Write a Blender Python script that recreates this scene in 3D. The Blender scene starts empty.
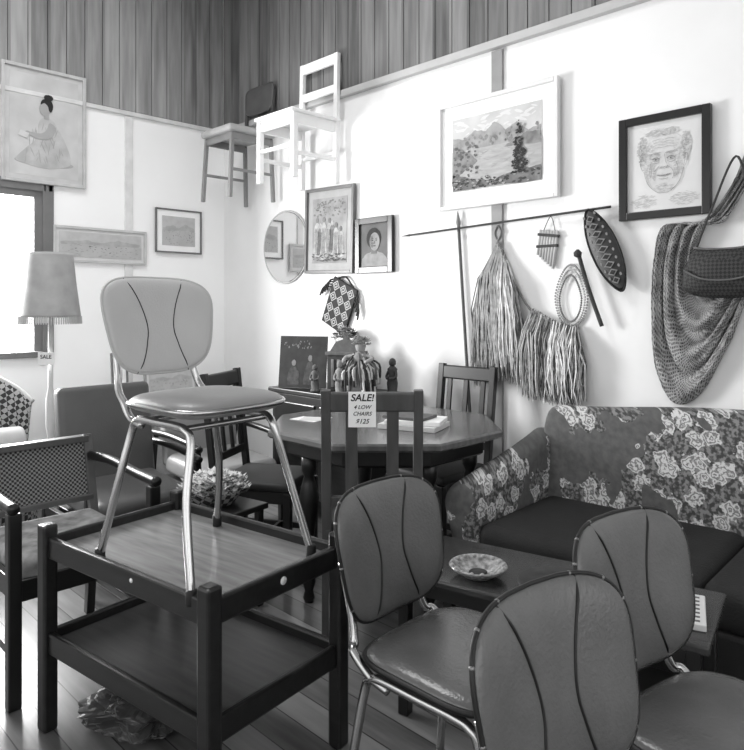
import bpy, bmesh, math, random
from mathutils import Vector, Matrix
from mathutils import noise as mn
random.seed(7)
R=math.radians
S=bpy.context.scene
S.view_settings.view_transform='Standard'

# ------------------------------------------------------------ materials
def lin(s): 
    s/=255.0
    return s**2.2
MC={}
def M(name,s,rough=.6,metal=0.0,var=0.12,scale=8,stretch=(1,1,1),bump=0.0,bscale=60,spec=.5):
    if name in MC: return MC[name]
    m=bpy.data.materials.new(name); m.use_nodes=True; MC[name]=m
    nt=m.node_tree; b=nt.nodes['Principled BSDF']
    b.inputs['Roughness'].default_value=rough; b.inputs['Metallic'].default_value=metal
    b.inputs['Specular IOR Level'].default_value=spec
    tc=nt.nodes.new('ShaderNodeTexCoord'); mp=nt.nodes.new('ShaderNodeMapping')
    mp.inputs['Scale'].default_value=stretch
    nt.links.new(tc.outputs['Object'],mp.inputs['Vector'])
    nz=nt.nodes.new('ShaderNodeTexNoise'); nz.inputs['Scale'].default_value=scale; nz.inputs['Detail'].default_value=6
    nt.links.new(mp.outputs[0],nz.inputs['Vector'])
    cr=nt.nodes.new('ShaderNodeValToRGB'); v=lin(s)
    a=max(0,v*(1-var)); c=min(1,v*(1+var))
    cr.color_ramp.elements[0].position=.3; cr.color_ramp.elements[1].position=.7
    cr.color_ramp.elements[0].color=(a,a,a,1); cr.color_ramp.elements[1].color=(c,c,c,1)
    nt.links.new(nz.outputs['Fac'],cr.inputs[0]); nt.links.new(cr.outputs[0],b.inputs['Base Color'])
    if bump>0:
        n2=nt.nodes.new('ShaderNodeTexNoise'); n2.inputs['Scale'].default_value=bscale
        nt.links.new(mp.outputs[0],n2.inputs['Vector'])
        bp=nt.nodes.new('ShaderNodeBump'); bp.inputs['Strength'].default_value=bump; bp.inputs['Distance'].default_value=.01
        nt.links.new(n2.outputs['Fac'],bp.inputs['Height']); nt.links.new(bp.outputs[0],b.inputs['Normal'])
    return m

def nodes_mat(name,rough=.6):
    m=bpy.data.materials.new(name); m.use_nodes=True
    nt=m.node_tree; b=nt.nodes['Principled BSDF']; b.inputs['Roughness'].default_value=rough
    tc=nt.nodes.new('ShaderNodeTexCoord')
    return m,nt,b,tc
def math_(nt,op,a,b=None,clamp=False):
    n=nt.nodes.new('ShaderNodeMath'); n.operation=op; n.use_clamp=clamp
    for i,x in enumerate((a,b)):
        if x is None: continue
        if isinstance(x,(int,float)): n.inputs[i].default_value=x
        else: nt.links.new(x,n.inputs[i])
    return n.outputs[0]
def ramp(nt,fac,stops,interp='LINEAR'):
    cr=nt.nodes.new('ShaderNodeValToRGB'); cr.color_ramp.interpolation=interp
    e=cr.color_ramp.elements
    while len(e)<len(stops): e.new(.5)
    for i,(p,s) in enumerate(stops):
        e[i].position=p; v=lin(s); e[i].color=(v,v,v,1)
    nt.links.new(fac,cr.inputs[0]); return cr.outputs[0]

def plank_mat(name,axis,width,lo,hi,rough=.6,grain=(1,1,1),gap=False):
    m,nt,b,tc=nodes_mat(name,rough)
    sp=nt.nodes.new('ShaderNodeSeparateXYZ'); nt.links.new(tc.outputs['Object'],sp.inputs[0])
    q=math_(nt,'DIVIDE',sp.outputs[axis],width)
    idx=math_(nt,'FLOOR',q)
    wn=nt.nodes.new('ShaderNodeTexWhiteNoise'); wn.noise_dimensions='1D'; nt.links.new(idx,wn.inputs['W'])
    mp=nt.nodes.new('ShaderNodeMapping'); mp.inputs['Scale'].default_value=grain
    nt.links.new(tc.outputs['Object'],mp.inputs['Vector'])
    nz=nt.nodes.new('ShaderNodeTexNoise'); nz.noise_dimensions='4D'; nz.inputs['Scale'].default_value=3; nz.inputs['Detail'].default_value=8
    nt.links.new(mp.outputs[0],nz.inputs['Vector']); nt.links.new(math_(nt,'MULTIPLY',wn.outputs['Value'],40),nz.inputs['W'])
    f=math_(nt,'ADD',math_(nt,'MULTIPLY',wn.outputs['Value'],.40),math_(nt,'SUBTRACT',math_(nt,'MULTIPLY',nz.outputs['Fac'],1.0),.18))
    if gap:
        fr=math_(nt,'FRACT',q); g=math_(nt,'GREATER_THAN',fr,.035); f=math_(nt,'MULTIPLY',f,g)
        c=ramp(nt,f,[(.0,24),(.12,lo),(.9,hi)])
    else: c=ramp(nt,f,[(.15,lo),(.9,hi)])
    nt.links.new(c,b.inputs['Base Color'])
    return m

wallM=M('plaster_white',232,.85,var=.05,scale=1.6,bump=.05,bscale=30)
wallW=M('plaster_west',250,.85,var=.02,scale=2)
trimM=M('trim_paint',178,.6,var=.05)
ceilM=M('ceiling_paint',190,.9,var=.03)
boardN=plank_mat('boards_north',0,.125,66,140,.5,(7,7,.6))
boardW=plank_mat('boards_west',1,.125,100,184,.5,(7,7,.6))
floorM=plank_mat('floor_boards',1,.11,70,140,.3,(.8,8,1),True)
darkwood=M('dark_wood',36,.28,var=.35,scale=5,stretch=(1,9,9))
darkwood2=M('dark_wood_chair',30,.35,var=.3,scale=6)
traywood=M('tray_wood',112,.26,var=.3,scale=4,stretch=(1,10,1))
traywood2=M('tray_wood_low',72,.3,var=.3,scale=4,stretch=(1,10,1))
greywood=M('grey_wood_chair',76,.45,var=.25,scale=6,stretch=(4,4,1))
tablewood=M('table_wood',100,.2,var=.25,scale=4,stretch=(1,8,1))
coffeewood=M('coffee_wood',62,.22,var=.3,scale=4,stretch=(1,8,1))
whitepaint=M('white_chair_paint',240,.5,var=.04)
chrome=M('chrome',190,.2,1.0,var=.05)
blackrub=M('black_rubber',22,.6)
vinylL=M('vinyl_light',182,.40,var=.05,scale=5,bump=.12,bscale=220)
vinylS=M('vinyl_seat_mid',128,.34,var=.08,scale=5,bump=.12,bscale=220)
vinylD=M('vinyl_dark',92,.27,var=.22,scale=5,bump=.16,bscale=120,spec=.7)
vinylG=M('vinyl_grey_lounge',84,.5,var=.1,bump=.1,bscale=150)
vinylP=M('vinyl_pale_lounge',140,.45,var=.08)
seam=M('seam_piping',24,.5)
stud=M('stud_metal',130,.4,1.0)
velvet=M('dark_velvet',32,.8,var=.2,scale=12,bump=.2,bscale=120)
paper=M('paper_white',243,.8,var=.03)
ink=M('ink_black',14,.7,var=0)
g60=M('tone_60',60,.8,var=.25,scale=30); g90=M('tone_90',92,.8,var=.2,scale=30)
g120=M('tone_120',122,.8,var=.2,scale=25); g150=M('tone_150',152,.8,var=.12,scale=25)
g180=M('tone_180',184,.8,var=.08,scale=20); g205=M('tone_205',206,.8,var=.05,scale=15)
straw=M('straw_fibre',210,.85,var=.25,scale=30); straw2=M('straw_fibre_mid',150,.85,var=.4,scale=30); straw3=M('straw_fibre_dark',80,.85,var=.4,scale=30)
glassM=M('glass_dish',150,.12,var=.6,scale=60)
mirrorM=M('mirror_glass',245,.03,1.0,var=0)
cane=M('wood_mid',80,.4,var=.2)
shadeM=M('lamp_shade_fabric',162,.8,var=.12,scale=14)

def mixc(nt,f,a,b_):
    n=nt.nodes.new('ShaderNodeMix'); n.data_type='RGBA'
    nt.links.new(f,n.inputs[0]); nt.links.new(a,n.inputs[6]); nt.links.new(b_,n.inputs[7]); return n.outputs[2]
def floral(name='floral_fabric',off=(0,0),cs=1.75,th=.50):
    m,nt,b,tc=nodes_mat(name,.8)
    sp=nt.nodes.new('ShaderNodeSeparateXYZ'); nt.links.new(tc.outputs['Object'],sp.inputs[0])
    cb=nt.nodes.new('ShaderNodeCombineXYZ')
    nt.links.new(math_(nt,'ADD',math_(nt,'ADD',sp.outputs[0],sp.outputs[1]),off[0]),cb.inputs[0]); nt.links.new(math_(nt,'ADD',sp.outputs[2],off[1]),cb.inputs[1])
    co=cb.outputs[0]
    def vor(sc):
        v=nt.nodes.new('ShaderNodeTexVoronoi'); v.voronoi_dimensions='2D'; v.inputs['Scale'].default_value=sc; nt.links.new(co,v.inputs['Vector']); return v
    def noi(sc,d=2):
        v=nt.nodes.new('ShaderNodeTexNoise'); v.noise_dimensions='2D'; v.inputs['Scale'].default_value=sc; v.inputs['Detail'].default_value=d; nt.links.new(co,v.inputs['Vector']); return v
    v1=vor(cs); nz=noi(7,3)
    cl=math_(nt,'ADD',v1.outputs['Distance'],math_(nt,'MULTIPLY',math_(nt,'SUBTRACT',nz.outputs['Fac'],.5),.9))
    mask=math_(nt,'LESS_THAN',cl,th)
    v2=vor(12); n3=noi(34,3); n4=noi(60,2)
    d2=math_(nt,'ADD',v2.outputs['Distance'],math_(nt,'MULTIPLY',math_(nt,'SUBTRACT',n3.outputs['Fac'],.5),.5))
    pet=math_(nt,'SINE',math_(nt,'ADD',math_(nt,'MULTIPLY',d2,28),math_(nt,'MULTIPLY',n3.outputs['Fac'],10)))
    flower=math_(nt,'LESS_THAN',d2,.42)
    pt=ramp(nt,math_(nt,'ADD',math_(nt,'MULTIPLY',pet,.5),.5),[(.0,108),(.35,152),(.9,200)])
    leaf=ramp(nt,n4.outputs['Fac'],[(.40,60),(.5,88),(.6,124)])
    base=ramp(nt,n3.outputs['Fac'],[(.3,78),(.7,92)])
    nt.links.new(mixc(nt,mask,base,mixc(nt,flower,leaf,pt)),b.inputs['Base Color'])
    return m
floralM=floral(); floralA=floral('floral_fabric_arm',(.37,.2),3.0,.56)

def checker_mat(name,scale,a,b_,rot=(0,0,0),rough=.7):
    m,nt,b,tc=nodes_mat(name,rough)
    mp=nt.nodes.new('ShaderNodeMapping'); mp.inputs['Rotation'].default_value=rot; mp.inputs['Location'].default_value=(.013,.017,.011)
    nt.links.new(tc.outputs['Object'],mp.inputs['Vector'])
    c=nt.nodes.new('ShaderNodeTexChecker'); c.inputs['Scale'].default_value=scale
    c.inputs['Color1'].default_value=(lin(a),)*3+(1,); c.inputs['Color2'].default_value=(lin(b_),)*3+(1,)
    nt.links.new(mp.outputs[0],c.inputs['Vector']); nt.links.new(c.outputs[0],b.inputs['Base Color'])
    return m
caneweave=checker_mat('cane_weave',110,36,130)
wickerM=checker_mat('wicker_weave',40,50,170,(0,R(40),0))
bagM=checker_mat('woven_bag',90,22,54,(0,R(45),0))
def net_material():
    m,nt,b,tc=nodes_mat('net_weave',.9)
    sp=nt.nodes.new('ShaderNodeSeparateXYZ'); nt.links.new(tc.outputs['UV'],sp.inputs[0])
    nz=nt.nodes.new('ShaderNodeTexNoise'); nz.inputs['Scale'].default_value=18; nz.inputs['Detail'].default_value=4; nt.links.new(tc.outputs['Object'],nz.inputs['Vector'])
    u=math_(nt,'ADD',math_(nt,'MULTIPLY',sp.outputs[0],520),math_(nt,'MULTIPLY',nz.outputs['Fac'],16))
    v=math_(nt,'ADD',math_(nt,'MULTIPLY',sp.outputs[1],200),math_(nt,'MULTIPLY',nz.outputs['Fac'],14))
    a=math_(nt,'SINE',math_(nt,'ADD',u,v)); c=math_(nt,'SINE',math_(nt,'SUBTRACT',u,v))
    f=math_(nt,'MAXIMUM',a,c)
    g=math_(nt,'ADD',math_(nt,'MULTIPLY',f,.3),math_(nt,'MULTIPLY',nz.outputs['Fac'],.9))
    nt.links.new(ramp(nt,g,[(.2,60),(.5,128),(.85,178)]),b.inputs['Base Color'])
    bp=nt.nodes.new('ShaderNodeBump'); bp.inputs['Strength'].default_value=.6; bp.inputs['Distance'].default_value=.006
    nt.links.new(f,bp.inputs['Height']); nt.links.new(bp.outputs[0],b.inputs['Normal'])
    return m
netM=net_material()

# ------------------------------------------------------------ mesh helpers
COL=S.collection
def root(name,loc=(0,0,0),rz=0,rx=0,ry=0):
    e=bpy.data.objects.new(name,None); e.location=loc; e.rotation_euler=(R(rx),R(ry),R(rz)); e.empty_display_size=.1
    COL.objects.link(e); return e
def mk(parent,name,verts,faces,mat,smooth=False,loc=(0,0,0),rot=(0,0,0)):
    me=bpy.data.meshes.new(name); me.from_pydata([tuple(v) for v in verts],[],faces); me.update()
    bm=bmesh.new(); bm.from_mesh(me); bmesh.ops.recalc_face_normals(bm,faces=bm.faces[:]); bm.to_mesh(me); bm.free()
    if smooth:
        for p in me.polygons: p.use_smooth=True
    me.materials.append(mat)
    o=bpy.data.objects.new(name,me); COL.objects.link(o); o.location=loc; o.rotation_euler=[R(a) for a in rot]
    if parent: o.parent=parent
    return o
def box(parent,name,c,s,mat,bev=.004,rot=(0,0,0),seg=2,smooth=False):
    bm=bmesh.new(); bmesh.ops.create_cube(bm,size=1)
    for v in bm.verts: v.co=Vector((v.co.x*s[0],v.co.y*s[1],v.co.z*s[2]))
    if bev>0: 
        bv=min(bev,min(s)*.49)
        bmesh.ops.bevel(bm,geom=bm.edges[:],offset=bv,segments=seg,profile=.5,affect='EDGES')
    me=bpy.data.meshes.new(name); bm.to_mesh(me); bm.free(); me.materials.append(mat)
    if smooth:
        for p in me.polygons: p.use_smooth=True
    o=bpy.data.objects.new(name,me); COL.objects.link(o); o.location=c; o.rotation_euler=[R(a) for a in rot]
    if parent: o.parent=parent
    return o
def boxes(name,lst,mat,parent=None):
    V=[];F=[]
    for (x0,x1,y0,y1,z0,z1) in lst:
        n=len(V)
        V+=[(x0,y0,z0),(x1,y0,z0),(x1,y1,z0),(x0,y1,z0),(x0,y0,z1),(x1,y0,z1),(x1,y1,z1),(x0,y1,z1)]
        F+=[tuple(n+i for i in f) for f in ((0,3,2,1),(4,5,6,7),(0,1,5,4),(1,2,6,5),(2,3,7,6),(3,0,4,7))]
    return mk(parent,name,V,F,mat)
def beam(parent,name,p0,p1,w,d,mat,bev=.003):
    p0=Vector(p0);p1=Vector(p1);dv=p1-p0;L=dv.length
    o=box(parent,name,(p0+p1)/2,(w,d,L),mat,bev)
    o.rotation_euler=dv.to_track_quat('Z','Y').to_euler() if abs(dv.normalized().z)<.6 else Vector((0,0,1)).rotation_difference(dv).to_euler()
    return o
def catmull(pts,n=8,closed=False):
    P=[Vector(p) for p in pts]; out=[]; N=len(P)
    rng=N if closed else N-1
    for i in range(rng):
        if closed: a,b,c,d=P[(i-1)%N],P[i],P[(i+1)%N],P[(i+2)%N]
        else: a,b,c,d=P[max(i-1,0)],P[i],P[i+1],P[min(i+2,N-1)]
        for k in range(n):
            t=k/n
            out.append(.5*((2*b)+(c-a)*t+(2*a-5*b+4*c-d)*t*t+(3*b-a-3*c+d)*t**3))
    if not closed: out.append(P[-1])
    return out
def tubegeo(pts,r,n=8,closed=False,radii=None):
    P=[Vector(p) for p in pts];N=len(P);V=[];F=[]
    T=[]
    for i in range(N):
        a=P[(i-1)%N] if (closed or i>0) else P[i]; b=P[(i+1)%N] if (closed or i<N-1) else P[i]
        t=(b-a); T.append(t.normalized() if t.length>1e-9 else Vector((0,0,1)))
    up=Vector((0,0,1)) if abs(T[0].z)<.9 else Vector((1,0,0))
    nrm=T[0].cross(up).normalized()
    for i in range(N):
        nrm=(nrm-T[i]*nrm.dot(T[i])).normalized(); bn=T[i].cross(nrm)
        rr=radii[i] if radii else r
        for k in range(n):
            a=2*math.pi*k/n; V.append(P[i]+nrm*math.cos(a)*rr+bn*math.sin(a)*rr)
    for i in range(N if closed else N-1):
        j=(i+1)%N
        for k in range(n): F.append((i*n+k,i*n+(k+1)%n,j*n+(k+1)%n,j*n+k))
    if not closed:
        F.append(tuple(range(n))[::-1]); F.append(tuple((N-1)*n+k for k in range(n)))
    return V,F
def tube(parent,name,pts,r,mat,n=10,closed=False,smooth=True,radii=None,cn=8):
    if smooth: pts=catmull(pts,cn,closed)
    V,F=tubegeo(pts,r,n,closed,radii); return mk(parent,name,V,F,mat,True)
def merge(parts):
    V=[];F=[]
    for v,f in parts:
        n=len(V); V+=list(v); F+=[tuple(n+i for i in x) for x in f]
    return V,F
def lathe(parent,name,prof,mat,loc=(0,0,0),seg=36,rot=(0,0,0),smooth=True):
    V=[];F=[]
    for r,z in prof:
        for k in range(seg):
            a=2*math.pi*k/seg; V.append((r*math.cos(a),r*math.sin(a),z))
    for i in range(len(prof)-1):
        for k in range(seg): F.append((i*seg+k,i*seg+(k+1)%seg,(i+1)*seg+(k+1)%seg,(i+1)*seg+k))
    F.append(tuple(range(seg))); F.append(tuple((len(prof)-1)*seg+k for k in range(seg)))
    return mk(parent,name,V,F,mat,smooth,loc,rot)
def jag(pts,amp,n=5):
    out=[];N=len(pts)
    for i in range(N):
        a=pts[i];b=pts[(i+1)%N]
        for k in range(n):
            t=k/n; s=amp if k else amp*.4
            out.append((a[0]+(b[0]-a[0])*t+random.uniform(-s,s),a[1]+(b[1]-a[1])*t+random.uniform(-s,s)))
    return out
def flat(parent,name,pts,d,mat,th=.0012,j=0):
    """flat shape in local XZ facing -Y, at distance d in front of y=0"""
    if j: pts=jag(pts,j)
    n=len(pts); V=[(a,-d,b) for a,b in pts]+[(a,-d+th,b) for a,b in pts]
    F=[tuple(range(n)),tuple(range(n,2*n))[::-1]]+[(i,(i+1)%n,n+(i+1)%n,n+i) for i in range(n)]
    return mk(parent,name,V,F,mat)
def dabs(parent,name,x0,x1,z0,z1,n,sx,sz,d,mat,inside=None):
    """many little brush marks as one mesh"""
    V=[];F=[];c=0
    while c<n:
        x=random.uniform(x0,x1);z=random.uniform(z0,z1)
        if inside and not inside(x,z): 
            c+=.2; continue
        a=random.uniform(-.5,.5);k=random.uniform(.5,1.3);m=len(V)
        for t in range(6):
            q=6.283*t/6; p=(sx*k*math.cos(q),sz*k*math.sin(q)*random.uniform(.6,1.2))
            V.append((x+p[0]*math.cos(a)-p[1]*math.sin(a),-d-.00004*(c%20),z+p[0]*math.sin(a)+p[1]*math.cos(a)))
        F.append(tuple(range(m,m+6))); c+=1
    return mk(parent,name,V,F,mat)
def ell(cx,cz,rx,rz,n=28,a0=0,a1=360):
    return [(cx+rx*math.cos(R(a0+(a1-a0)*i/n)),cz+rz*math.sin(R(a0+(a1-a0)*i/n))) for i in range(n)]
def line(parent,name,pts,d,mat,w=.0015):
    return tube(parent,name,[(a,-d,b) for a,b in pts],w,mat,5,cn=5)
def text(parent,name,s,size,loc,mat,rot=(90,0,0),shear=0,bold=.012):
    cu=bpy.data.curves.new(name,'FONT'); cu.body=s; cu.size=size; cu.align_x='CENTER'; cu.align_y='CENTER'; cu.extrude=.0004; cu.shear=shear
    cu.offset=size*bold
    t=bpy.data.objects.new(name+'_c',cu); COL.objects.link(t); bpy.context.view_layer.update()
    me=bpy.data.meshes.new_from_object(t); bpy.data.objects.remove(t)
    me.materials.clear(); me.materials.append(mat)
    o=bpy.data.objects.new(name,me); COL.objects.link(o); o.location=loc; o.rotation_euler=[R(a) for a in rot]; o.parent=parent
    return o
def pad_h(r,T,p=5): return T/2*math.sqrt(max(0,1-r**p))
def pad(parent,name,W,H,T,n,taper,place,mat,p=5,na=56):
    rs=[.2,.4,.6,.75,.86,.93,.975,1.0]
    def out(a):
        c,s=math.cos(a),math.sin(a)
        z=H/2*math.copysign(abs(s)**(2/n),s); y=W/2*math.copysign(abs(c)**(2/n),c)*(1+taper*z/(H/2)); return y,z
    O=[out(2*math.pi*k/na) for k in range(na)]
    V=[place(0,0,pad_h(0,T,p))];F=[]
    seq=[(r,1) for r in rs]+[(r,-1) for r in rs[-2::-1]]
    for r,sg in seq:
        for y,z in O: V.append(place(y*r,z*r,sg*pad_h(r,T,p)))
    V.append(place(0,0,-pad_h(0,T,p)))
    for k in range(na): F.append((0,1+k,1+(k+1)%na))
    for i in range(len(seq)-1):
        for k in range(na): F.append((1+i*na+k,1+i*na+(k+1)%na,1+(i+1)*na+(k+1)%na,1+(i+1)*na+k))
    L=len(V)-1; b=1+(len(seq)-1)*na
    for k in range(na): F.append((b+k,b+(k+1)%na,L))
    mk(parent,name,V,F,mat,True)
    return O

# ------------------------------------------------------------ room
NX=6.6; SY=-5.4; CH=3.95; BZ=2.71
boxes('wall_north',[(-.12,NX+.12,0,.12,0,CH)],wallM)
wy0,wy1,wz0,wz1=-2.75,-1.42,.95,2.07
boxes('wall_west',[(-.12,0,SY,wy0,0,CH),(-.12,0,wy1,0,0,CH),(-.12,0,wy0,wy1,0,wz0),(-.12,0,wy0,wy1,wz1,CH)],wallW)
boxes('added_wall_south',[(-.12,NX+.12,SY-.12,SY,0,.9),(-.12,NX+.12,SY-.12,SY,2.8,CH),(-.12,.5,SY-.12,SY,.9,2.8),(NX-.4,NX+.12,SY-.12,SY,.9,2.8)],wallM)  # unseen wall, added to block low and high light and darken the furniture
boxes('added_wall_east',[(NX,NX+.12,SY,0,0,.9),(NX,NX+.12,SY,0,2.8,CH),(NX,NX+.12,-.7,0,.9,2.8),(NX,NX+.12,SY,SY+.4,.9,2.8)],wallM)  # added like the south one: an unseen band opening that limits incoming light
frm=M('window_frame',112,.5)
w2=root('added_window_south',(0,SY-.06,0))  # invented frame for the light opening in the added south wall
for i in range(5): box(w2,'mullion_%d'%i,(.5+i*(NX-.9)/4,0,1.85),(.06,.06,1.9),frm,.004)
for z in (.93,2.77): box(w2,'rail_%d'%int(z*10),((NX+.1)/2,0,z),(NX-.9,.08,.06),frm,.004)
w3=root('added_window_east',(NX+.06,0,0))  # invented frame, dresses the unseen east light opening
for i in range(4): box(w3,'mullion_%d'%i,(0,SY+.4+i*(-.7-SY-.4)/3,1.85),(.06,.06,1.9),frm,.004)
for z in (.93,2.77): box(w3,'rail_%d'%int(z*10),(0,(SY-.3)/2,z),(.08,-SY-1.1,.06),frm,.004)
boxes('floor',[(-.12,NX+.12,SY-.12,.12,-.1,0)],floorM)
boxes('ceiling',[(-.12,NX+.12,SY-.12,.12,CH,CH+.1)],ceilM)
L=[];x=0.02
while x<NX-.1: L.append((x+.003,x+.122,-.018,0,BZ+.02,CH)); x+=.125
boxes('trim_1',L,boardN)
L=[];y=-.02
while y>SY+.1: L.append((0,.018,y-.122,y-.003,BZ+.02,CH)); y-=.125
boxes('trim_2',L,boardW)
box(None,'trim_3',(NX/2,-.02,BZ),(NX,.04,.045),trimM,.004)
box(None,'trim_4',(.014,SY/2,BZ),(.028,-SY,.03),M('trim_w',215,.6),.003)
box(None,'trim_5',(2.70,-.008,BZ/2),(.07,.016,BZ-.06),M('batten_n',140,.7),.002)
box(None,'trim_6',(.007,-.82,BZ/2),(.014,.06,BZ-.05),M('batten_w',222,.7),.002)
box(None,'baseboard_north',(NX/2,-.01,.07),(NX,.02,.14),trimM,.004)
box(None,'baseboard_west',(.01,SY/2,.07),(.02,-SY,.14),trimM,.004)
w=root('window_1',(0,(wy0+wy1)/2,(wz0+wz1)/2),90)
ww=wy1-wy0; wh=wz1-wz0
for nm,c,s in (('stile_1',(-ww/2+.03,.05,0),(.06,.12,wh)),('stile_2',(ww/2-.03,.05,0),(.06,.12,wh)),('head',(0,.05,wh/2-.025),(ww,.12,.05)),('sill',(0,.03,-wh/2+.02),(ww,.16,.04)),('architrave_1',(ww/2+.03,-.012,0),(.07,.022,wh+.1)),('architrave_2',(0,-.012,wh/2+.03),(ww+.12,.022,.07))):
    box(w,nm,c,s,frm,.004)

# ------------------------------------------------------------ dinette chairs
def dinette(loc,rz,tall=True,vin=None,studs=True,vseat=None):
    e=root('dining_chair',loc,rz)
    vseat=vseat or vin
    if tall: H=.325;zc=.662;W=.395;tap=.08;nn=3.7;sw=.40;sx=.40;bo=.01
    else: H=.295;zc=.674;W=.370;tap=.13;nn=3.5;sw=.37;sx=.36;bo=.035
    T=.045
    pad(e,'seat',sw,sx,.055,4.2,-.03,lambda y,z,h:(-z*1.0+.01,y,.452+h+.008*math.cos(z*6)),vseat,p=7)
    O=[]
    na=48
    for k in range(na):
        a=2*math.pi*k/na; c,s=math.cos(a),math.sin(a)
        z=sx/2*math.copysign(abs(s)**(2/4.2),s); y=sw/2*math.copysign(abs(c)**(2/4.2),c)*(1-.03*z/(sx/2)); O.append((-z+.01,y,.452+.008*math.cos(z*6)))
    tube(e,'seat_trim',O,.0075,seam if tall else chrome,6,True,False)
    lean=.22
    def place(y,z,h): return (-sx/2-bo-lean*(z+H/2)+h+1.0*y*y, y, zc+z)
    O2=pad(e,'backrest',W,H,T,nn,tap,place,vin,p=5)
    tube(e,'back_piping',[place(y,z,0) for y,z in O2],.0045,seam if tall else vin,6,True,False)
    for sg in (-1,1):
        pts=[]
        for i in range(13):
            zn=-.985+1.97*i/12
            yy=sg*(.045+.04*((zn+.15)**2)*1.0+(.018 if zn<-.3 else .008)*abs(zn))
            r=((abs(yy)/(W/2*(1+tap*zn)))**nn+abs(zn)**nn)**(1/nn)
            pts.append(place(yy,zn*H/2,pad_h(min(r,1),T)+.0005))
        tube(e,'seam_%d'%(1 if sg<0 else 2),pts,.003 if tall else .0017,seam,6,cn=3)
    if studs:
        parts=[]
        for k in range(0,56,4):
            y,z=O2[k]
            if z<-.12: continue
            c=Vector(place(y*1.0,z*1.0,0))
            bm=bmesh.new(); bmesh.ops.create_icosphere(bm,subdivisions=2,radius=.005)
            vs=[v.co+c for v in bm.verts]; fs=[tuple(v.index for v in f.verts) for f in bm.faces]; bm.free(); parts.append((vs,fs))
        V,F=merge(parts); mk(e,'studs',V,F,stud,True)
    r=.0115
    for sg,n in ((-1,'left'),(1,'right')):
        y=sg*(sw/2-.04)
        fx=.200; ff=.200 if tall else .222; fy=sg*(.195 if tall else .205)
        k=0 if tall else .022
        tube(e,'leg_frame_'+n,[(-fx-.01,fy,.02),(-.185+k,sg*.178,.22),(-.165+k,y,.37),(-.145+k,y,.402),(-.11+k,y,.412),(0,y,.412),(.10-k,y,.412),(.14-k,y,.405),(.165-k,y,.37),(.185-k*.6,sg*.178,.22),(ff+.01,fy,.02)],r,chrome,12)
        for q in (-1,1): lathe(e,'foot_%s_%d'%(n,(q+3)//2),[(.014,0),(.0155,.004),(.0145,.035),(.012,.038)],blackrub,((-fx if q<0 else ff)+q*.011,fy,0),14)
        zb=zc-H/2
        tube(e,'back_tube_'+n,[(-sx/2-.07-bo,sg*.125,zb+.14),(-sx/2-.03-bo,sg*.13,zb+.02),(-sx/2-.01-bo,sg*.14,zb-.04),(-sx/2-.005,y*1.0,.45),(-.15,y,.41),(-.09,y,.395)],r*.95,chrome,12)
    yy=sw/2-.04
    tube(e,'cross_bar',[(-.11,-yy,.405),(-.11,0,.405),(-.11,yy,.405)],.009,chrome,8)
    tube(e,'cross_bar_front',[(.10,-yy,.405),(.10,0,.405),(.10,yy,.405)],.009,chrome,8)
    return e
TR=root('tea_trolley',(2.994,-2.03,0),8)
lx,ly=.38,.240
for i,(a,b) in enumerate(((-1,-1),(1,-1),(1,1),(-1,1))):
    box(TR,'leg_%d'%(i+1),(a*lx,b*ly,.315),(.046,.046,.63),darkwood,.008)
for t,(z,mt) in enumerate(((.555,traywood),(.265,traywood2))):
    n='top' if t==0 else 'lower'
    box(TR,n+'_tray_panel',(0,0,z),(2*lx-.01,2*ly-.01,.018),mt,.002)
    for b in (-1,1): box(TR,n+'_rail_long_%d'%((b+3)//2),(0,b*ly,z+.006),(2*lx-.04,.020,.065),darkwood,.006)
    for a in (-1,1): box(TR,n+'_rail_end_%d'%((a+3)//2),(a*lx,0,z+.006),(.020,2*ly-.04,.065),darkwood,.006)
lathe(TR,'price_sticker',[(.011,0),(.011,.002)],paper,(lx+.0105-.001,-.0,.565),20,(0,90,0))
lathe(TR,'price_sticker_2',[(.006,0),(.006,.002)],paper,(lx*.2,-ly-.0105,.57),20,(90,0,0))

dinette((3.088,-2.040,.5645),5,False,vinylL,False,vinylS)
dinette((3.815,-1.775,0),2,True,vinylD,True)
dinette((4.395,-1.650,0),-10,True,vinylD,True)
dinette((4.48,-2.112,0),-7,True,vinylD,True)

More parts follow.
